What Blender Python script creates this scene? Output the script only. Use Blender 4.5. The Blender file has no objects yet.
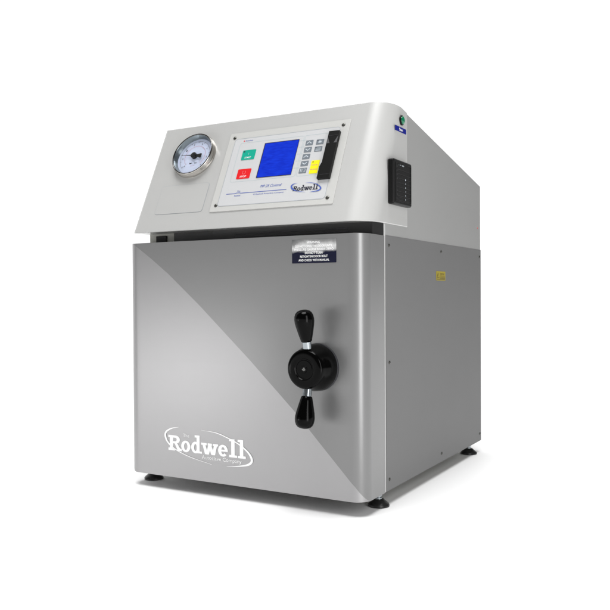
import bpy, bmesh, math, random
from mathutils import Vector, Matrix, noise
random.seed(4)
S = bpy.context.scene
C = S.collection
R = math.radians

# ------------------------------------------------------------------ measures (metres)
W, D = 0.500, 0.622            # body width, depth
FEET = 0.025                   # height of the body above the table
DOOR_H = 0.4343
SEAM = 0.082                   # door / side panel seam
YH, ZH = 0.018, 0.4555         # lower front edge of the control head
YR, ZR = 0.1193, 0.6717        # upper front ridge
ZB = 0.5802                    # rear top edge
SEAM2 = 0.1824                 # end of the wrapped front shell
K = (YR - YH) / (ZR - ZH)
SL = (ZR - ZB) / (D - YR)
FL = math.hypot(YR - YH, ZR - ZH)
FV = Vector((0, (YR - YH) / FL, (ZR - ZH) / FL))
FN = Vector((0, -(ZR - ZH) / FL, (YR - YH) / FL))

# ------------------------------------------------------------------ materials
def mat(name, col, rough=.4, metal=0., spec=.5, emit=0., coat=0., bump=0., bscale=400., aniso=0., var=0., trans=0., ior=1.5, crough=.08, cior=1.5):
    m = bpy.data.materials.new(name); m.use_nodes = True
    nt = m.node_tree; b = nt.nodes['Principled BSDF']
    b.inputs['Base Color'].default_value = (*col, 1)
    b.inputs['Roughness'].default_value = rough
    b.inputs['Metallic'].default_value = metal
    b.inputs['Specular IOR Level'].default_value = spec
    b.inputs['Coat Weight'].default_value = coat
    b.inputs['Coat Roughness'].default_value = crough; b.inputs['Coat IOR'].default_value = cior
    b.inputs['Anisotropic'].default_value = aniso
    b.inputs['Transmission Weight'].default_value = trans
    b.inputs['IOR'].default_value = ior
    if emit:
        b.inputs['Emission Color'].default_value = (*col, 1)
        b.inputs['Emission Strength'].default_value = emit
    tc = nt.nodes.new('ShaderNodeTexCoord')
    if var:
        n = nt.nodes.new('ShaderNodeTexNoise'); n.inputs['Scale'].default_value = 9; n.inputs['Detail'].default_value = 5
        nt.links.new(tc.outputs['Object'], n.inputs['Vector'])
        r = nt.nodes.new('ShaderNodeMapRange')
        r.inputs['To Min'].default_value = rough - var; r.inputs['To Max'].default_value = rough + var
        nt.links.new(n.outputs['Fac'], r.inputs['Value']); nt.links.new(r.outputs['Result'], b.inputs['Roughness'])
    if bump:
        n = nt.nodes.new('ShaderNodeTexNoise'); n.inputs['Scale'].default_value = bscale; n.inputs['Detail'].default_value = 2
        nt.links.new(tc.outputs['Object'], n.inputs['Vector'])
        u = nt.nodes.new('ShaderNodeBump'); u.inputs['Strength'].default_value = bump; u.inputs['Distance'].default_value = .0004
        nt.links.new(n.outputs['Fac'], u.inputs['Height']); nt.links.new(u.outputs['Normal'], b.inputs['Normal'])
    return m

def brushed(name, col, rough, metal, axis='x', amt=.02):
    m = mat(name, col, rough, metal)
    nt = m.node_tree; b = nt.nodes['Principled BSDF']
    tc = nt.nodes.new('ShaderNodeTexCoord'); mp = nt.nodes.new('ShaderNodeMapping')
    mp.inputs['Scale'].default_value = (3, 3, 1500) if axis == 'x' else (1500, 1500, 3)
    n = nt.nodes.new('ShaderNodeTexNoise'); n.inputs['Scale'].default_value = 1; n.inputs['Detail'].default_value = 3
    r = nt.nodes.new('ShaderNodeMapRange'); r.inputs['To Min'].default_value = rough - amt; r.inputs['To Max'].default_value = rough + amt
    nt.links.new(tc.outputs['Object'], mp.inputs['Vector']); nt.links.new(mp.outputs['Vector'], n.inputs['Vector'])
    nt.links.new(n.outputs['Fac'], r.inputs['Value']); nt.links.new(r.outputs['Result'], b.inputs['Roughness'])
    return m

M = dict(
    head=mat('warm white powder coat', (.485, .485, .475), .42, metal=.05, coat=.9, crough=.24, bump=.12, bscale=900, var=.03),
    case=mat('shaded warm white coat', (.30, .30, .296), .42, bump=.12, bscale=900, var=.03),  # same coat as the head, colour darkened to paint in the side's shade
    grey=mat('grey satin paint', (.122, .122, .122), .5, metal=.0, spec=.4, coat=1., crough=.31, cior=1.95, bump=.04, bscale=1200, var=.02),
    side=mat('grey side paint', (.138, .138, .138), .5, bump=.05, bscale=1200, var=.02),
    silver=brushed('satin silver', (.360, .356, .360), .39, .9),
    inner=mat('recess grey', (.33, .33, .30), .5, bump=.1),
    seal=mat('black rubber', (.012, .012, .012), .35, spec=.4, bump=.1),
    black=mat('black phenolic', (.001, .001, .001), .13, spec=.09),
    blackp=mat('black plastic', (.006, .006, .006), .40, spec=.18, bump=.1, bscale=1500),
    rim=mat('dark grey rim', (.05, .05, .055), .3, metal=.5),
    steel=mat('turned steel', (.34, .37, .39), .25, metal=1.),
    chrome=mat('polished bezel', (.45, .43, .40), .14, metal=1.),
    trim=mat('pale edge trim', (.50, .50, .495), .4),
    dark=mat('dark nickel', (.10, .10, .10), .2, metal=1.), inring=mat('blued inner ring', (.16, .19, .21), .3, metal=.8),
    screw=mat('screw steel', (.10, .10, .09), .35, metal=.8),
    white=mat('white print', (.92, .92, .92), .5),
    plate=mat('off white plate', (.53, .53, .512), .35, bump=.03),
    film=mat('membrane overlay', (.555, .56, .568), .38),
    line=mat('grey print line', (.34, .38, .42), .5),
    teal=mat('pale teal line', (.40, .50, .52), .5),
    green=mat('green button', (.0, .36, .25), .35),
    red=mat('red button', (.72, .008, .012), .35),
    yellow=mat('yellow key', (.90, .80, .0), .4),
    key=mat('grey key', (.16, .185, .21), .4),
    keyl=mat('pale key print', (.55, .60, .64), .4),
    navy=mat('navy print', (.02, .03, .09), .45),
    ink=mat('dark ink', (.02, .02, .035), .45),
    blue=mat('blue print', (.06, .11, .42), .45),
    pblue=mat('pale blue print', (.25, .30, .60), .45),
    label=mat('blue label', (.0, .006, .20), .45, spec=.15),
    lens=mat('green lens', (.0, .16, .07), .15, coat=.5),
    dial=mat('dial face', (.58, .64, .80), .5),
    dred=mat('dial red print', (.55, .22, .30), .5),
    ylab=mat('yellow sticker', (.33, .26, .0), .5),
    yink=mat('sticker ink', (.10, .07, .0), .5),
    smoke=mat('smoked window', (.10, .10, .105), .2),
    gloss=mat('dark foil', (.016, .018, .05), .07, metal=.0, spec=1.0),
)
# lit blue LCD with faint rows
def lcd():
    m = mat('blue lcd', (.0, .015, .55), .25, spec=.3); nt = m.node_tree; b = nt.nodes['Principled BSDF']
    tc = nt.nodes.new('ShaderNodeTexCoord'); n = nt.nodes.new('ShaderNodeTexNoise'); n.inputs['Scale'].default_value = 1; n.inputs['Detail'].default_value = 4
    mp = nt.nodes.new('ShaderNodeMapping'); mp.inputs['Scale'].default_value = (70, 160, 340)
    nt.links.new(tc.outputs['Object'], mp.inputs['Vector']); nt.links.new(mp.outputs['Vector'], n.inputs['Vector'])
    r = nt.nodes.new('ShaderNodeMix'); r.data_type = 'RGBA'
    r.inputs['A'].default_value = (.0, .012, .40, 1); r.inputs['B'].default_value = (.010, .065, .86, 1)
    nt.links.new(n.outputs['Fac'], r.inputs['Factor'])
    nt.links.new(r.outputs['Result'], b.inputs['Emission Color']); b.inputs['Emission Strength'].default_value = .95
    b.inputs['Base Color'].default_value = (0, 0, .05, 1)
    return m
M['lcd'] = lcd()
# navy foil door label, pale reflection at the top painted into the colour
def foil():
    m = mat('foil label with painted sheen', (.02, .022, .055), .25, spec=.25); nt = m.node_tree; b = nt.nodes['Principled BSDF']
    tc = nt.nodes.new('ShaderNodeTexCoord'); sp = nt.nodes.new('ShaderNodeSeparateXYZ')
    n = nt.nodes.new('ShaderNodeTexNoise'); n.inputs['Scale'].default_value = 38; n.inputs['Detail'].default_value = 5
    nt.links.new(tc.outputs['Object'], n.inputs['Vector']); nt.links.new(tc.outputs['Object'], sp.inputs[0])
    a = nt.nodes.new('ShaderNodeMath'); a.operation = 'MULTIPLY_ADD'; a.inputs[1].default_value = .034
    n.inputs['Scale'].default_value = 30
    nt.links.new(n.outputs['Fac'], a.inputs[0]); nt.links.new(sp.outputs['Z'], a.inputs[2])
    r = nt.nodes.new('ShaderNodeMapRange'); r.inputs['From Min'].default_value = .4180; r.inputs['From Max'].default_value = .4480
    nt.links.new(a.outputs[0], r.inputs['Value'])
    cr = nt.nodes.new('ShaderNodeValToRGB'); e = cr.color_ramp.elements
    e[0].position = .12; e[0].color = (.005, .006, .022, 1); e[1].position = 1; e[1].color = (.10, .105, .105, 1)
    for p_, c_ in ((.30, .42), (.52, .58), (.74, .22)):
        q_ = e.new(p_); q_.color = (c_, c_, c_, 1)
    nt.links.new(r.outputs['Result'], cr.inputs['Fac']); nt.links.new(cr.outputs['Color'], b.inputs['Base Color'])
    return m
M['foil'] = foil()

# ------------------------------------------------------------------ mesh helpers
class MB:
    """collects geometry with several materials into one mesh object"""
    def __init__(s): s.v = []; s.f = []; s.m = []; s.mats = []
    def mi(s, m):
        if m not in s.mats: s.mats.append(m)
        return s.mats.index(m)
    def face(s, pts, m):
        n = len(s.v); s.v += [tuple(p) for p in pts]; s.f.append(tuple(range(n, n + len(pts)))); s.m.append(s.mi(m))
    def mesh(s, verts, faces, m):
        n = len(s.v); s.v += [tuple(p) for p in verts]
        for k, f in enumerate(faces):
            s.f.append(tuple(i + n for i in f)); s.m.append(s.mi(m[k] if isinstance(m, list) else m))
    def prism(s, pts, ax, m, side=None):
        """pts: polygon (3D), extruded by vector ax"""
        n = len(pts); ax = Vector(ax)
        vs = [Vector(p) for p in pts] + [Vector(p) + ax for p in pts]
        fs = [tuple(range(n))[::-1], tuple(range(n, 2 * n))] + [(i, (i + 1) % n, n + (i + 1) % n, n + i) for i in range(n)]
        s.mesh(vs, fs, m)
    def lathe(s, o, ax, prof, m, seg=48, cap=True):
        """prof: (radius, distance along ax) list"""
        o = Vector(o); ax = Vector(ax).normalized(); q = ax.to_track_quat('Z', 'Y').to_matrix()
        vs = []; fs = []
        for r, h in prof:
            for k in range(seg):
                t = 2 * math.pi * k / seg
                vs.append(o + q @ Vector((max(r, 1e-5) * math.cos(t), max(r, 1e-5) * math.sin(t), h)))
        for i in range(len(prof) - 1):
            for k in range(seg):
                a = i * seg + k; b = i * seg + (k + 1) % seg
                fs.append((a, b, b + seg, a + seg))
        if cap:
            fs.append(tuple(range(seg))[::-1]); fs.append(tuple(range((len(prof) - 1) * seg, len(prof) * seg)))
        s.mesh(vs, fs, m)
    def build(s, name, parent=None, bevel=0, smooth=0, seg=2, weld=True, recalc=True):
        me = bpy.data.meshes.new(name); me.from_pydata(s.v, [], s.f)
        for m in s.mats: me.materials.append(m)
        me.polygons.foreach_set('material_index', s.m)
        b = bmesh.new(); b.from_mesh(me)
        if weld: bmesh.ops.remove_doubles(b, verts=b.verts, dist=1e-6)
        if recalc: bmesh.ops.recalc_face_normals(b, faces=b.faces)
        b.to_mesh(me); b.free()
        o = bpy.data.objects.new(name, me); C.objects.link(o)
        if parent: o.parent = parent
        if bevel:
            d = o.modifiers.new('bevel', 'BEVEL'); d.width = bevel; d.segments = seg; d.limit_method = 'ANGLE'; d.angle_limit = R(35)
        if smooth:
            for p in me.polygons: p.use_smooth = True
            me.set_sharp_from_angle(angle=R(smooth)) if hasattr(me, 'set_sharp_from_angle') else None
        return o

def fp(u, v, o=0.):            # point on the sloped control face
    return Vector((u, YH, ZH)) + FV * v + FN * o
def dp(u, v, o=0.):            # point on the door front
    return Vector((u, -o, v))
def sp(u, v, o=0.):            # point on the right side, u = depth
    return Vector((W + o, u, v))
MAPS = {'f': fp, 'd': dp, 's': sp}
NORM = {'f': FN, 'd': Vector((0, -1, 0)), 's': Vector((1, 0, 0))}

def rrect(u0, v0, u1, v1, r, n=6):
    pts = []
    for cx, cy, a0 in ((u1 - r, v0 + r, -90), (u1 - r, v1 - r, 0), (u0 + r, v1 - r, 90), (u0 + r, v0 + r, 180)):
        for k in range(n + 1):
            t = R(a0 + 90 * k / n); pts.append((cx + r * math.cos(t), cy + r * math.sin(t)))
    return pts
def slab(mb, pl, poly, o0, th, m):
    mp = MAPS[pl]; mb.prism([mp(u, v, o0) for u, v in poly], NORM[pl] * th, m)
def flat(mb, pl, poly, o, m):
    mp = MAPS[pl]; mb.face([mp(u, v, o) for u, v in poly], m)
def ring(mb, pl, outer, inner, o, m):
    mp = MAPS[pl]; n = len(outer)
    for i in range(n):
        j = (i + 1) % n
        mb.face([mp(*outer[i], o), mp(*outer[j], o), mp(*inner[j], o), mp(*inner[i], o)], m)
def outline(mb, pl, u0, v0, u1, v1, r, t, o, m):
    ring(mb, pl, rrect(u0, v0, u1, v1, r), rrect(u0 + t, v0 + t, u1 - t, v1 - t, max(r - t, 1e-4)), o, m)
def stroke(mb, pl, pts, ws, o, m):
    """ribbon through 2D points with widths"""
    P = [Vector(p) for p in pts]; L = []; Rr = []
    for i, p in enumerate(P):
        t = (P[min(i + 1, len(P) - 1)] - P[max(i - 1, 0)]).normalized(); nn = Vector((-t.y, t.x))
        w = ws[i] if isinstance(ws, (list, tuple)) else ws
        L.append(p + nn * w / 2); Rr.append(p - nn * w / 2)
    mp = MAPS[pl]
    for i in range(len(P) - 1):
        mb.face([mp(*L[i], o), mp(*Rr[i], o), mp(*Rr[i + 1], o), mp(*L[i + 1], o)], m)
def spline(pts, n=8):
    out = []; P = [Vector(p) for p in pts]; P = [P[0] * 2 - P[1]] + P + [P[-1] * 2 - P[-2]]
    for i in range(1, len(P) - 2):
        for k in range(n):
            t = k / n; a, b, c, d = P[i - 1:i + 3]
            out.append(tuple(.5 * ((2 * b) + (c - a) * t + (2 * a - 5 * b + 4 * c - d) * t * t + (3 * b - a - 3 * c + d) * t ** 3)))
    out.append(tuple(P[-2])); return out
def lerpw(ws, n): 
    out = []
    for i in range(n):
        t = i / (n - 1) * (len(ws) - 1); k = min(int(t), len(ws) - 2); out.append(ws[k] * (1 - t + k) + ws[k + 1] * (t - k))
    return out

def text(mb, pl, s, u0, v0, width, height, o, m, shear=0., bold=0.):
    """lettering laid on a plane, fitted to a box (height = cap height)"""
    cu = bpy.data.curves.new('t', 'FONT'); cu.body = s; cu.size = 1; cu.shear = shear; cu.offset = bold; cu.resolution_u = 3
    ob = bpy.data.objects.new('t', cu); C.objects.link(ob)
    me = bpy.data.meshes.new_from_object(ob.evaluated_get(bpy.context.evaluated_depsgraph_get()))
    xs = [v.co.x for v in me.vertices]; x0, x1 = min(xs), max(xs)
    ks = height / .70; kx = width / (x1 - x0) if width else ks
    mp = MAPS[pl]
    mb.mesh([mp(u0 + (v.co.x - x0) * kx, v0 + v.co.y * ks, o) for v in me.vertices], [tuple(p.vertices) for p in me.polygons], m)
    bpy.data.objects.remove(ob); bpy.data.curves.remove(cu); bpy.data.meshes.remove(me)

def rodwell(mb, pl, u0, v0, wid, h, o, m):
    """slab serif word built from pieces; h = capital height, wid = full width"""
    k = wid / 6.05 ; e = [0]
    def put(poly):
        e[0] += 1
        flat(mb, pl, [(u0 + x * k, v0 + y * h) for x, y in poly], o + e[0] * 4e-6, m)
    def box(x0, y0, x1, y1): put([(x0, y0), (x1, y0), (x1, y1), (x0, y1)])
    def bowl(cx, cy, rx, ry, tx, ty, a0=0, a1=360, n=28):
        e[0] += 1; mp = MAPS[pl]
        for i in range(n):
            q = []
            for t, s in ((i, 1), (i + 1, 1), (i + 1, 0), (i, 0)):
                a = R(a0 + (a1 - a0) * t / n)
                X = cx + (rx if s else rx - tx) * math.cos(a); Y = cy + (ry if s else ry - ty) * math.sin(a)
                q.append(mp(u0 + X * k, v0 + Y * h, o + e[0] * 4e-6))
            mb.face(q, m)
    # R
    box(.12, 0, .40, 1); box(0, 0, .55, .16); box(0, .84, .60, 1)
    bowl(.58, .73, .37, .27, .27, .155, -90, 90, 16); box(.38, .46, .60, .615)
    put([(.50, .50), (.76, .46), (1.02, .10), (.76, .02)]); box(.72, 0, 1.10, .16)
    # o
    x = 1.05; bowl(x + .37, .355, .37, .375, .24, .15)
    # d
    x = 1.85; bowl(x + .34, .355, .34, .375, .24, .15); box(x + .43, 0, x + .68, 1.15); box(x + .28, 1.0, x + .50, 1.15); box(x + .50, 0, x + .86, .14)
    # w
    x = 2.70
    for a, b in ((.12, .36), (.66, .42), (.58, .84), (1.08, .90)):
        t = .12; put([(x + a - t, .72), (x + b - t, 0), (x + b + t, 0), (x + a + t, .72)])
    box(x - .06, .58, x + .38, .72); box(x + .84, .58, x + 1.26, .72); box(x + .45, .58, x + .78, .72)
    # e
    x = 3.95; bowl(x + .37, .355, .37, .375, .24, .15, 0, 318); box(x + .14, .30, x + .735, .42)
    # l l
    for x in (4.78, 5.42):
        box(x + .16, 0, x + .42, 1.15); box(x, 1.0, x + .22, 1.15); box(x, 0, x + .60, .15)

# ------------------------------------------------------------------ the appliance
BASE = Vector((.25, .31, 0))
root = bpy.data.objects.new('autoclave', None); C.objects.link(root)
root.location = BASE; root.empty_display_size = .2
root['label'] = 'benchtop steriliser in white and grey with black three lobed door handle, gauge and blue screen'
root['category'] = 'autoclave'
def part(mb, name, parent=None, **kw):
    o = mb.build(name, parent or root, **kw)
    if parent is None: o.location = (-BASE.x, -BASE.y, FEET)
    return o

# --- door: plan outline with rounded corners, front coloured silver below and grey above a slightly bowed diagonal
RD = .027
diag = [(0, .4343), (.0184, .4323), (.060, .405), (.1016, .3751), (.174, .3162), (.2807, .2228), (.3699, .1401), (.4820, .0251), (.4990, .0006)]
def zd(x):
    for (a, b), (c, d) in zip(diag, diag[1:]):
        if x <= c: return b + (d - b) * (x - a) / (c - a)
    return 0
cols = []
for k in range(15):
    t = R(90 * k / 14); cols.append((RD - RD * math.cos(t), RD - RD * math.sin(t)))
xs = [RD + (W - 2 * RD) * i / 60 for i in range(1, 60)]
cols += [(x, 0) for x in xs]
for k in range(15):
    t = R(90 * k / 14); cols.append((W - RD + RD * math.sin(t), RD - RD * math.cos(t)))
cols = [(0, SEAM - .0015)] + cols + [(W, SEAM - .0015)]
mb = MB()
n = len(cols)
vs = []; fs = []; ms = []
def rb(z, x):                       # lower corners of the door are slightly radiused
    return z
for i, (x, y) in enumerate(cols):
    z = zd(x) if i >= 1 else .4343
    if i <= 1: z = DOOR_H - .0001
    z = min(max(z, .0002), DOOR_H - .0002)
    z0 = .0125 * max(0, 1 - x / .018) ** 2
    vs += [(x, y, z0), (x, y, z), (x, y, DOOR_H)]
def x_of(i): return cols[i][0]
for i in range(n - 1):
    a = 3 * i; b = a + 3
    rightarc = i >= n - 3
    fs.append((a, b, b + 1, a + 1)); ms.append(M['grey'] if rightarc else M['silver'])
    fs.append((a + 1, b + 1, b + 2, a + 2)); ms.append(M['grey'])
fs.append(tuple(3 * i for i in range(n))[::-1]); ms.append(M['silver'])
fs.append(tuple(3 * i + 2 for i in range(n))); ms.append(M['grey'])
fs.append((0, 1, 3 * n - 2, 3 * n - 3)); ms.append(M['grey'])
fs.append((1, 2, 3 * n - 1, 3 * n - 2)); ms.append(M['grey'])
mb.mesh(vs, fs, ms)
door = part(mb, 'door', smooth=30, bevel=.0018, seg=3)

mb = MB(); rodwell(mb, 'd', .0990, .0497, .1735, .0282, .0004, M['white'])
text(mb, 'd', 'The', .1335, .0768, .0145, .0062, .0004, M['white'])
text(mb, 'd', 'Autoclave Company', .1762, .0408, .0865, .0066, .0004, M['white'])
sl = spline([(.1240, .0938), (.1080, .0905), (.0950, .0835), (.0922, .0752), (.0985, .0635), (.1166, .0520), (.1489, .0415), (.1983, .0325)])
stroke(mb, 'd', sl, lerpw([.0004, .0020, .0036, .0042, .0034, .0020, .0014, .0004], len(sl)), .00065, M['white'])
sr = spline([(.1743, .0925), (.2060, .0905), (.2285, .0848), (.2549, .0752), (.2755, .0625), (.2842, .0500), (.2800, .0420), (.2640, .0368), (.2308, .0325)])
stroke(mb, 'd', sr, lerpw([.0004, .0014, .0018, .0022, .0032, .0046, .0042, .0024, .0004], len(sr)), .00070, M['white'])
part(mb, 'logo', door, weld=False, recalc=False)

mb = MB(); slab(mb, 'd', rrect(.3675, .3878, .4508, .4272, .0008), .0001, .0004, M['foil'])
for s, cx, v, w in (('WARNING', .4085, .4205, .024), ('DO NOT OPEN THE DOOR UNTIL', .409, .4142, .070), ('PRESSURE GAUGE READS ZERO', .409, .4088, .074),
                    ('DO NOT TURN', .409, .4030, .033), ('RETIGHTEN DOOR BOLT', .409, .3972, .052), ('AND CHECK WITH MANUAL', .409, .3910, .058)):
    text(mb, 'd', s, cx - w / 2, v, w, .0036, .00062, M['white'], bold=.01)
lab = part(mb, 'warning_label', door, weld=False, recalc=False)
lab['label'] = 'dark navy foil label with white capitals, pale reflection painted at the top'

# --- door handle: hub and two teardrop grips on steel rods
HX, HZ = .4157, .2163
mb = MB()
mb.lathe((HX, 0, HZ), (0, -1, 0), [(.0392, 0), (.0394, .003), (.0390, .0046), (.0380, .0050)], M['rim'], 64)
mb.lathe((HX, 0, HZ), (0, -1, 0), [(.0385, .0048), (.0386, .0100), (.0380, .018), (.0362, .026), (.0342, .033), (.0330, .038), (.0324, .0420), (.0314, .0446), (.0292, .0464), (.0255, .0471), (.0175, .0465),
    (.0165, .0455), (.0150, .0455), (.0140, .0462), (.006, .0462), (.0055, .0470), (.0001, .0472)], M['black'], 64)
handle = part(mb, 'locking_handle', door, smooth=30)
mb = MB()
mb.prism([(HX + .0045 * math.cos(R(a)), -.0465, HZ + .0045 * math.sin(R(a))) for a in (90, 210, 330)], (0, -.0012, 0), M['steel'])
for sgn in (1, -1):
    ax = Vector((0, -.20, sgn)).normalized(); o = Vector((HX, -.029, HZ))
    g = MB()
    g.lathe(o + ax * .022, ax, [(.0074, 0), (.0074, .029)], M['steel'], 32)
    g.lathe(o, ax, [(.0050, .0445), (.0080, .0450), (.0092, .0464), (.0108, .053), (.0130, .062), (.0150, .071), (.0160, .0775), (.0161, .082),
                    (.0153, .0872), (.0134, .0915), (.0104, .0946), (.0060, .0964), (.0001, .0970)], M['black'], 40)
    part(g, 'grip', door, smooth=40)
mb = MB()
mb.prism([(HX + r * math.cos(R(a)), -.0474, HZ + r * math.sin(R(a))) for a, r in ((80, .0036), (190, .0034), (280, .0030), (350, .0034))], (0, -.0005, 0), mat('worn hub mark', (.12, .12, .115), .45, metal=.3))
part(mb, 'hub_mark', door)

# --- casing: body behind the door and the rear of the control head
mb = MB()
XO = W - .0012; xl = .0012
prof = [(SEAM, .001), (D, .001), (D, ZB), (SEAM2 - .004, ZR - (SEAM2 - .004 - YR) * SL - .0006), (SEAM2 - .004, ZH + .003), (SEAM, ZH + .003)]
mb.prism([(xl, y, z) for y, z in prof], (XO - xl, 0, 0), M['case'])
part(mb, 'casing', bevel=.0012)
mb = MB()
def bx(m, x0, y0, z0, x1, y1, z1, mm): m.prism([(x0, y0, z0), (x1, y0, z0), (x1, y1, z0), (x0, y1, z0)], (0, 0, z1 - z0), mm)
bx(mb, .0012, .066, .400, .15, SEAM + .001, ZH + .004, M['inner'])
part(mb, 'front_frame', bevel=.0008)
mb = MB()
bx(mb, .0196, .0625, .4385, .0455, .0662, .4520, M['blackp'])
part(mb, 'hinge_block', bevel=.0008)
mb = MB()
mb.prism([(.062, .0655, .4330), (.17, .046, .4330), (W - .006, .046, .4330), (W - .0018, SEAM - .0005, .4330), (.151, SEAM - .0005, .4330), (.151, .0655, .433)], (0, 0, ZH + .002 - .433), M['seal'])
for k in range(2):
    z = .4405 + .005 * k
    bx(mb, .22, .0445, z, W - .05, .0462, z + .0018, M['rim'])
part(mb, 'door_seal', bevel=.0006)
mb = MB()
bx(mb, W - .0030, SEAM + .0042, .0004, W, D - .0008, .4354, M['side'])
sidep = part(mb, 'side_panel', bevel=.0006)
sidep['label'] = 'flat grey side panel with small screws and a yellow sticker'
mb = MB()
bx(mb, 0, SEAM + .0042, .0004, .0030, D - .0008, .4354, M['side'])
part(mb, 'side_panel', bevel=.0006)
mb = MB()
bx(mb, W - .0030, SEAM - .0006, .0006, W - .0004, SEAM + .0034, ZH - .0006, M['trim'])
part(mb, 'trim_strip', bevel=.0006)
mb = MB()
bx(mb, .004, SEAM + .004, -.0015, W - .004, D - .003, .001, M['inner'])
part(mb, 'base_plate')
for y, z in ((.0995, .4186), (.3575, .4195), (.1000, .2191), (.0985, .0195), (.3586, .0172), (.6120, .0167), (.6110, .4190)):
    mb = MB()
    mb.lathe((W, y, z), (1, 0, 0), [(.0030, 0), (.0030, .0006), (.0022, .0014), (.0001, .0016)], M['screw'], 20)
    mb.prism([(W + .0017, y - .0018, z - .0004), (W + .0017, y + .0018, z - .0004), (W + .0017, y + .0018, z + .0004), (W + .0017, y - .0018, z + .0004)], (.0001, 0, 0), M['seal'])
    part(mb, 'screw', sidep, smooth=40)
mb = MB()
slab(mb, 's', rrect(.3292, .3622, .3815, .3805, .0008), .0001, .0003, M['ylab'])
flat(mb, 's', [(.3315, .3675), (.3465, .3675), (.3390, .3785)], .0006, M['yink'])
flat(mb, 's', [(.3345, .3687), (.3435, .3687), (.3390, .3755)], .0008, M['ylab'])
text(mb, 's', 'Danger', .3500, .3740, .026, .0034, .0006, M['yink'], bold=.02)
for k in range(3): stroke(mb, 's', [(.350, .3715 - .0024 * k), (.3785, .3715 - .0024 * k)], .0010, .0006, M['yink'])
stroke(mb, 's', [(.332, .3648), (.378, .3648)], .0016, .0006, M['yink'])
ys = part(mb, 'warning_sticker', sidep, weld=False, recalc=False); ys['label'] = 'small yellow warning sticker on the grey side'

# --- control head: wrapped front shell
RH = .045; RL = .006
pl = [(0, None)]                                     # (x, delta) with delta relative to the sloping front
for k in range(7):
    t = R(90 * k / 6); pl.append((RL - RL * math.cos(t), RL - RL * math.sin(t)))
for k in range(25):
    t = R(90 * k / 24); pl.append((W + .0004 - RH + RH * math.sin(t), RH - RH * math.cos(t)))
pl.append((W + .0004, None))
bot = []; top = []
for x, d in pl:
    if d is None:
        bot.append(Vector((x, SEAM2, ZH))); top.append(Vector((x, SEAM2, ZR - (SEAM2 - YR) * SL)))
    else:
        bot.append(Vector((x, YH + d, ZH)))
        # y = YH + d + (z-ZH)K ; z = ZR - (y-YR)SL
        z = (ZR - SL * (YH + d - ZH * K - YR)) / (1 + SL * K)
        top.append(Vector((x, YH + d + (z - ZH) * K, z)))
mb = MB(); n = len(pl); fs = []; vs = []
NR = 6
for j in range(NR + 1):
    for i in range(n): vs.append(bot[i].lerp(top[i], j / NR))
for j in range(NR):
    for i in range(n - 1): fs.append((j * n + i, j * n + i + 1, (j + 1) * n + i + 1, (j + 1) * n + i))
    fs.append((j * n + n - 1, j * n, (j + 1) * n, (j + 1) * n + n - 1))
fs.append(tuple(range(n))[::-1]); fs.append(tuple(NR * n + i for i in range(n)))
mb.mesh(vs, fs, M['head'])
head = part(mb, 'control_head', smooth=25, bevel=.0014, seg=3)

# blank rounded plate under the gauge
mb = MB(); slab(mb, 'f', rrect(.0400, .0385, .1530, .1010, .006), .0001, .0005, M['head'])
outline(mb, 'f', .0395, .0380, .1535, .1015, .0065, .0006, .0003, M['line'])
part(mb, 'blank_plate', head, weld=False)

# gauge
GC = (.0985, .1640); GR = .0468
gauge = None
mb = MB()
mb.lathe(fp(*GC, 0), FN, [(GR + .001, 0), (GR + .001, .004), (GR, .0055), (GR - .0003, .0108), (GR - .0010, .0120)], M['chrome'], 72, cap=False)
mb.lathe(fp(*GC, 0), FN, [(GR - .0010, .0120), (GR - .0020, .0124), (GR - .0030, .0120), (GR - .0034, .0110)], M['dark'], 72, cap=False)
mb.lathe(fp(*GC, 0), FN, [(GR - .0034, .0110), (GR - .0042, .0100), (GR - .0064, .0050), (GR - .0068, .0035)], M['inring'], 72, cap=False)
gauge = part(mb, 'pressure_gauge', None, smooth=50, recalc=False)
def circ(r, n=48, a0=0): return [(GC[0] + r * math.cos(R(a0 + 360 * i / n)), GC[1] + r * math.sin(R(a0 + 360 * i / n))) for i in range(n)]
mb = MB(); flat(mb, 'f', circ(GR - .0064, 64), .0040, M['dial'])
def arc(r, a0, a1, w, m, o, n=40):
    stroke(mb, 'f', [(GC[0] + r * math.cos(R(a0 + (a1 - a0) * i / n)), GC[1] + r * math.sin(R(a0 + (a1 - a0) * i / n))) for i in range(n + 1)], w, o, m)
arc(.0345, 225, -45, .0004, M['ink'], .0043); arc(.0240, 225, -45, .0005, M['dred'], .0043)
for i in range(51):
    a = R(225 - 270 * i / 50); l = .0032 if i % 5 == 0 else .0016; w = .0007 if i % 5 == 0 else .0003
    stroke(mb, 'f', [(GC[0] + r * math.cos(a), GC[1] + r * math.sin(a)) for r in (.0345, .0345 - l)], w, .0044, M['ink'])
for i in range(31):
    a = R(225 - 270 * i / 30); l = .0022 if i % 5 == 0 else .0012
    stroke(mb, 'f', [(GC[0] + r * math.cos(a), GC[1] + r * math.sin(a)) for r in (.0240, .0240 - l)], .0004, .0044, M['dred'])
for i, s in enumerate(('-1', '0', '1', '2', '3', '4', '5', '6')):
    a = R(225 - 270 * i / 7); u = GC[0] + .0288 * math.cos(a); v = GC[1] + .0288 * math.sin(a)
    text(mb, 'f', s, u - .0013 * len(s), v - .0019, .0026 * len(s), .0038, .0044, M['ink'])
text(mb, 'f', 'bar', GC[0] - .0085, GC[1] - .0165, .0065, .0032, .0044, M['ink'], bold=.02)
text(mb, 'f', 'psi', GC[0] + .0030, GC[1] - .0165, .0055, .0032, .0044, M['ink'], bold=.02)
text(mb, 'f', 'CL 1.6', GC[0] - .0040, GC[1] - .0225, .0080, .0022, .0044, M['dred'])
part(mb, 'dial', gauge, weld=False, recalc=False)
mb = MB(); d = Vector((-.993, .115)).normalized(); q = Vector((-d.y, d.x)); c = Vector(GC)
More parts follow.
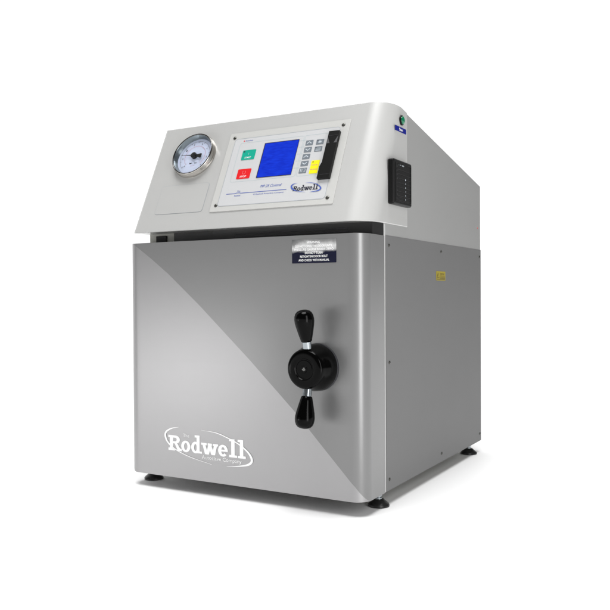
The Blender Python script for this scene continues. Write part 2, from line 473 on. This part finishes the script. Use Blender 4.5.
slab(mb, 'f', [tuple(c + d * .033), tuple(c + q * .0013), tuple(c - d * .006 + q * .0014), tuple(c - d * .006 - q * .0014), tuple(c - q * .0013)], .0068, .0006, M['seal'])
tl = c - d * .0155
slab(mb, 'f', [tuple(c - d * .005 + q * .0017), tuple(tl + q * .0046), tuple(tl - d * .003 + q * .0042), tuple(tl - d * .003 - q * .0042), tuple(tl - q * .0046), tuple(c - d * .005 - q * .0017)], .0067, .0006, M['seal'])
mb.lathe(fp(*GC, .0042), FN, [(.0062, 0), (.0062, .0042), (.0040, .0048), (.0001, .0050)], M['seal'], 28)
part(mb, 'needle', gauge)
mb = MB()
mb.lathe(fp(*GC, .0104), FN, [(.0001, 0), (GR - .0040, 0)], mat('gauge glass', (1, 1, 1), .02, trans=1., ior=1.12), 64, cap=False)
part(mb, 'glass', gauge, recalc=False)

# control panel
mb = MB(); slab(mb, 'f', rrect(.1722, .0350, .4276, .2065, .002), .0001, .0016, M['plate'])
panel = part(mb, 'control_panel', None, bevel=.0004)
mb = MB(); slab(mb, 'f', rrect(.1870, .0455, .4105, .1920, .006), .0017, .0004, M['film'])
outline(mb, 'f', .1870, .0455, .4105, .1920, .006, .0006, .00225, M['line'])
outline(mb, 'f', .2010, .0955, .3400, .1815, .004, .0005, .00225, M['teal'])
outline(mb, 'f', .3420, .0955, .4045, .1815, .003, .0005, .00225, M['teal'])
for v in (.1715, .1570, .1425, .1280, .1135): stroke(mb, 'f', [(.3335, v), (.3455, v)], .0005, .0023, M['teal'])
mb.lathe(fp(.2085, .1858, .0021), FN, [(.0013, 0), (.0013, .0002), (.0001, .0002)], M['red'], 14)
text(mb, 'f', 'Autoclave', .2115, .1845, .0165, .0026, .0024, M['blue'], bold=.01)
text(mb, 'f', 'MP 25 Control', .2720, .0785, .0450, .0056, .0024, M['blue'], shear=.3)
stroke(mb, 'f', [(.2010, .0702), (.2200, .0702), (.2230, .0712), (.2300, .0712), (.2330, .0702), (.3294, .0702)], .0011, .0024, M['blue'])
text(mb, 'f', 'The', .2235, .0735, .0075, .0028, .0024, M['blue'])
text(mb, 'f', 'Rodwell', .2200, .0640, .0130, .0030, .0024, M['blue'])
text(mb, 'f', '© Rodwell Autoclave Company', .2610, .0640, .0640, .0028, .0024, M['blue'])
rodwell(mb, 'f', .3430, .0652, .0500, .0096, .0024, M['ink'])
sl = spline([(.3490, .0812), (.3420, .0795), (.3385, .0755), (.3420, .0700), (.3510, .0650), (.3700, .0610)])
stroke(mb, 'f', sl, lerpw([.0002, .0016, .0030, .0030, .0012, .0002], len(sl)), .0029, M['blue'])
sr = spline([(.3660, .0800), (.3760, .0795), (.3870, .0765), (.3960, .0705), (.3985, .0655), (.3930, .0620), (.3780, .0605)])
stroke(mb, 'f', sr, lerpw([.0002, .0008, .0010, .0020, .0030, .0022, .0002], len(sr)), .0028, M['blue'])
ov = mb
# the overlay is a sub-part of the head, beside the plate
part(ov, 'printed_overlay', panel, weld=False, recalc=False)
for u, v in ((.1840, .1955), (.4150, .1950), (.4155, .0470), (.1838, .0480)):
    mb = MB()
    mb.lathe(fp(u, v, .0016), FN, [(.0034, 0), (.0034, .0008), (.0024, .0016), (.0001, .0018)], M['screw'], 20)
    mb.prism([fp(u + a, v + b, .0019) for a, b in ((-.002, -.0012), (.0022, .0010), (.002, .0014), (-.0022, -.0008))], FN * .0001, M['chrome'])
    part(mb, 'screw', panel, smooth=40)
mb = MB()
slab(mb, 'f', rrect(.2578, .1000, .3312, .1748, .0008), .0022, .0007, M['seal'])
slab(mb, 'f', rrect(.2597, .1006, .3308, .1732, .0004), .0030, .0003, M['lcd'])
part(mb, 'screen', panel)
mb = MB()
for k, s in enumerate(('CYCLE COMPLETE', 'PRESSURE 0.00 bar', 'TEMP 24.6 C', 'PRESS START')): pass
for cx0, m, s, v0, v1 in ((.2127, M['green'], 'START', .1426, .1638), (.2135, M['red'], 'STOP', .1013, .1220)):
    mb = MB()
    slab(mb, 'f', rrect(cx0, v0, cx0 + .0288, v1, .0014), .0021, .0008, m)
    text(mb, 'f', s, cx0 + .0075, v0 + .0026, .0140, .0036, .0031, M['white'], bold=.01)
    if s == 'START':
        flat(mb, 'f', [(cx0 + .002, v1 - .002), (cx0 + .002, v1 - .0048), (cx0 + .0052, v1 - .0048), (cx0 + .0052, v1 - .002)], .0031, M['ink'])
        stroke(mb, 'f', [(cx0 + .0145, v0 + .010), (cx0 + .0145, v0 + .0145)], .0007, .0031, M['teal'])
    else:
        pts = [(cx0 + .0145 + .0036 * math.cos(R(60 + 300 * i / 24 + 60)), v0 + .0130 + .0036 * math.sin(R(60 + 300 * i / 24 + 60))) for i in range(25)]
        stroke(mb, 'f', pts, .0007, .0031, mat('pale red print', (.8, .2, .2), .5))
    o = part(mb, 'start_button' if s == 'START' else 'stop_button', panel, weld=False, recalc=False)
for k, (u, v) in enumerate(((.3538, .1645), (.3538, .1499), (.3539, .1354), (.3540, .1210), (.3538, .1063), (.3755, .1640), (.3751, .1492))):
    mb = MB(); slab(mb, 'f', rrect(u - .0074, v - .0052, u + .0074, v + .0052, .0008), .0021, .0006, M['key'])
    def chev(s, dv=0): stroke(mb, 'f', [(u - .0046, v - s * .0018 + dv), (u, v + s * .0018 + dv), (u + .0046, v - s * .0018 + dv)], .0018, .0029, M['keyl'])
    if k in (0, 2): chev(1)
    elif k in (1, 3): chev(-1)
    elif k == 4:
        stroke(mb, 'f', [(u - .0045, v - .003), (u - .0045, v + .003)], .0012, .0029, M['keyl']); stroke(mb, 'f', [(u - .0015, v - .003), (u - .0015, v + .003)], .0008, .0029, M['keyl'])
        stroke(mb, 'f', [(u + .0015, v + .003), (u + .0048, v + .003), (u + .0048, v - .003), (u + .0015, v - .003)], .0009, .0029, M['keyl'])
    elif k == 5:
        flat(mb, 'f', [(u - .0030, v - .0022), (u + .0030, v - .0022), (u + .0030, v + .0008), (u - .0030, v + .0008)], .0029, M['keyl'])
        stroke(mb, 'f', [(u - .002, v + .001), (u - .001, v + .003), (u + .001, v + .003), (u + .002, v + .001)], .0007, .0029, M['keyl'])
        flat(mb, 'f', [(u - .0058, v + .0022), (u - .0040, v + .0022), (u - .0040, v + .0038), (u - .0058, v + .0038)], .0029, M['ink'])
    else:
        for i in range(3): stroke(mb, 'f', [(u - .005, v - .0034 + .0024 * i), (u + .005, v - .0034 + .0024 * i)], .0008, .0029, M['keyl'])
        flat(mb, 'f', [(u - .0058, v + .0022), (u - .0040, v + .0022), (u - .0040, v + .0038), (u - .0058, v + .0038)], .0029, M['ink'])
    part(mb, 'key', panel, weld=False, recalc=False)
mb = MB(); slab(mb, 'f', rrect(.3676, .0985, .3842, .1252, .0008), .0021, .0006, M['yellow'])
flat(mb, 'f', [(.3700, .1212), (.3722, .1212), (.3722, .1232), (.3700, .1232)], .0029, M['ink'])
text(mb, 'f', 'DOOR', .3695, .1145, .0120, .0028, .0029, M['dred']); text(mb, 'f', 'RELEASE', .3695, .1055, .0130, .0026, .0029, M['dred'])
part(mb, 'yellow_key', panel, weld=False, recalc=False)
# black cover bar at the right end of the panel
bar = [(.3925, .1805), (.4135, .1800), (.4128, .0838), (.3890, .0838), (.3890, .1080), (.3920, .1165)]
mb = MB(); slab(mb, 'f', [(u, v) for u, v in bar[::-1]], .0021, .0060, M['blackp'])
for v in (.1700, .0905): slab(mb, 'f', [(.3935, v), (.4115, v), (.4115, v + .0007), (.3935, v + .0007)], .0080, .0004, M['rim'])
pb = part(mb, 'paper_cover', panel, bevel=.0008)
for o in (pb,): o['label'] = 'long black cover bar over the right end of the panel'
for tri in ([(.3931, .1680), (.3931, .1545), (.3990, .1545)], [(.4130, .1680), (.4130, .1545), (.4070, .1545)]):
    mb = MB(); slab(mb, 'f', tri, .0082, .0003, M['smoke']); part(mb, 'cover_window', panel)

# side of the head: lamp, blue label, black counter box
mb = MB()
mb.lathe(sp(.1545, .6412, .0004), (1, 0, 0), [(.0088, 0), (.0088, .0024), (.0076, .0032)], M['blackp'], 36)
mb.lathe(sp(.1545, .6412, .0030), (1, 0, 0), [(.0074, 0), (.0070, .0016), (.0050, .0030), (.0025, .0036), (.0001, .0038)], M['lens'], 36)
part(mb, 'indicator_lamp', head, smooth=40)
mb = MB(); slab(mb, 's', rrect(.1268, .6200, .1762, .6288, .0006), .0005, .0003, M['label'])
text(mb, 's', 'Start', .1440, .6222, .0170, .0046, .0011, M['white'], bold=.02)
o = part(mb, 'blue_label', head, weld=False, recalc=False)
mb = MB()
slab(mb, 's', rrect(.0940, .4890, .1752, .5660, .004), .0005, .0110, M['blackp'])
box = part(mb, 'recorder_box', None, bevel=.0022, seg=3, smooth=40); box['label'] = 'black ribbed box with white markings on the right side of the head'
mb = MB()
for k in range(8): slab(mb, 's', [(.1080, .4965 + .0075 * k), (.1690, .4965 + .0075 * k), (.1690, .4973 + .0075 * k), (.1080, .4973 + .0075 * k)], .0115, .0004, M['seal'])
for k in range(9): slab(mb, 's', [(.1065, .4990 + .0068 * k), (.1105, .4990 + .0068 * k), (.1105, .4996 + .0068 * k), (.1065, .4996 + .0068 * k)], .0116, .0003, M['smoke'])
for u0, v0, u1, v1 in ((.1040, .4945, .1720, .4951), (.1040, .5600, .1720, .5606), (.1040, .4951, .1046, .5600), (.1714, .4951, .1720, .5600)):
    slab(mb, 's', [(u0, v0), (u1, v0), (u1, v1), (u0, v1)], .0113, .0008, M['seal'])
text(mb, 's', '- + 00', .1150, .5560, .0230, .0024, .0121, M['keyl'])
for k, s in enumerate(('6', '5', '4', '3', '2', '1')):
    text(mb, 's', s, .1440 + random.uniform(-.001, .001), .4990 + .0068 * k, .0034, .0026, .0121, M['keyl'])
stroke(mb, 's', [(.1080, .5460), (.1180, .5540), (.1240, .5480)], .0003, .0121, M['rim'])
stroke(mb, 's', [(.1080, .5020), (.1560, .5020)], .0004, .0121, M['rim'])
part(mb, 'printed_markings', box, weld=False, recalc=False)
mb = MB(); mb.lathe((W - .0012, .6012, .4841), (1, 0, 0), [(.0016, 0), (.0014, .0006), (.0001, .0008)], M['red'], 12)
part(mb, 'rivet')

# --- feet
for (x, y) in ((.0155, .056), (.4850, .086), (.4835, .580), (.0155, .580)):
    mb = MB(); fz = -FEET
    mb.lathe((x, y, fz), (0, 0, 1), [(.0168, 0), (.0185, .0006), (.0188, .0028), (.0176, .0048), (.0140, .0078), (.0105, .0105), (.0085, .0125), (.0001, .0128)], M['seal'], 48)
    f = part(mb, 'foot', smooth=40)
    mb = MB(); mb.lathe((x, y, fz), (0, 0, 1), [(.0062, .0122), (.0062, .0150), (.0040, .0152), (.0040, .0170), (.0060, .0172), (.0060, .0215), (.0040, .0218), (.0040, .0250)], M['steel'], 24)
    part(mb, 'stem', f, smooth=30)

# ------------------------------------------------------------------ ground and backdrop
mb = MB(); L = 60
mb.face([(-L, -L, 0), (L, -L, 0), (L, L, 0), (-L, L, 0)], mat('white studio floor', (.90, .90, .90), .6, spec=.15))
fl = mb.build('floor', recalc=False); fl['kind'] = 'structure'

# ------------------------------------------------------------------ light
w = bpy.data.worlds.new('World'); S.world = w; w.use_nodes = True
nt = w.node_tree; bg = nt.nodes['Background']
tc = nt.nodes.new('ShaderNodeTexCoord')
dot = nt.nodes.new('ShaderNodeVectorMath'); dot.operation = 'DOT_PRODUCT'; dot.inputs[1].default_value = (-.70, .67, .25)
nt.links.new(tc.outputs['Generated'], dot.inputs[0])
rg = nt.nodes.new('ShaderNodeMapRange'); rg.interpolation_type = 'SMOOTHSTEP'
rg.inputs['From Min'].default_value = .42; rg.inputs['From Max'].default_value = .75
rg.inputs['To Min'].default_value = .10; rg.inputs['To Max'].default_value = 1.12
nt.links.new(dot.outputs['Value'], rg.inputs['Value'])
nt.links.new(rg.outputs['Result'], bg.inputs['Strength']); bg.inputs['Color'].default_value = (1, 1, 1, 1)

def area(name, loc, aim, sx, sy, power, col=(1, 1, 1)):
    l = bpy.data.lights.new(name, 'AREA'); l.shape = 'RECTANGLE'; l.size = sx; l.size_y = sy; l.energy = power; l.color = col
    o = bpy.data.objects.new(name, l); C.objects.link(o); o.location = loc
    o.rotation_euler = (Vector(aim) - Vector(loc)).to_track_quat('-Z', 'Y').to_euler()
    return o
sunl = bpy.data.lights.new('overhead', 'SUN'); sunl.energy = 3.5; sunl.angle = R(36)
so = bpy.data.objects.new('overhead', sunl); C.objects.link(so); so.rotation_euler = (R(9), R(2), 0)
a = R(57)
area('strip_softbox', (.5 + .95 * math.sin(a), -.95 * math.cos(a), .45), (.5, 0, .38), .32, 1.1, 7.2)
area('key_softbox', (-.80, -1.45, .29), (.3, 0, .20), .90, .46, .5)
area('low_softbox', (-.84, -1.33, .09), (.25, 0, .15), .36, .13, 1.55)

# ------------------------------------------------------------------ camera
cam = bpy.data.cameras.new('camera'); co = bpy.data.objects.new('camera', cam); C.objects.link(co); S.camera = co
yaw, pit, rol, F = .5182906593512798, -.013449613796308324, -.0053356728025257885, 779.8958
f = Vector((-math.sin(yaw) * math.cos(pit), math.cos(yaw) * math.cos(pit), math.sin(pit)))
rt = Vector((math.cos(yaw), math.sin(yaw), 0)); up = rt.cross(f)
r2 = math.cos(rol) * rt + math.sin(rol) * up; u2 = -math.sin(rol) * rt + math.cos(rol) * up
m = Matrix((r2, u2, -f)).transposed().to_4x4(); m.translation = Vector((1.0338723, -1.1260832, .33590434 + FEET)); co.matrix_world = m
cam.sensor_width = 36; cam.lens = F / 610 * 36; cam.clip_start = .02; cam.clip_end = 300
S.view_settings.view_transform = 'Standard'; S.view_settings.look = 'None'; S.view_settings.exposure = 0; S.view_settings.gamma = 1
S.render.resolution_x = S.render.resolution_y = 1024
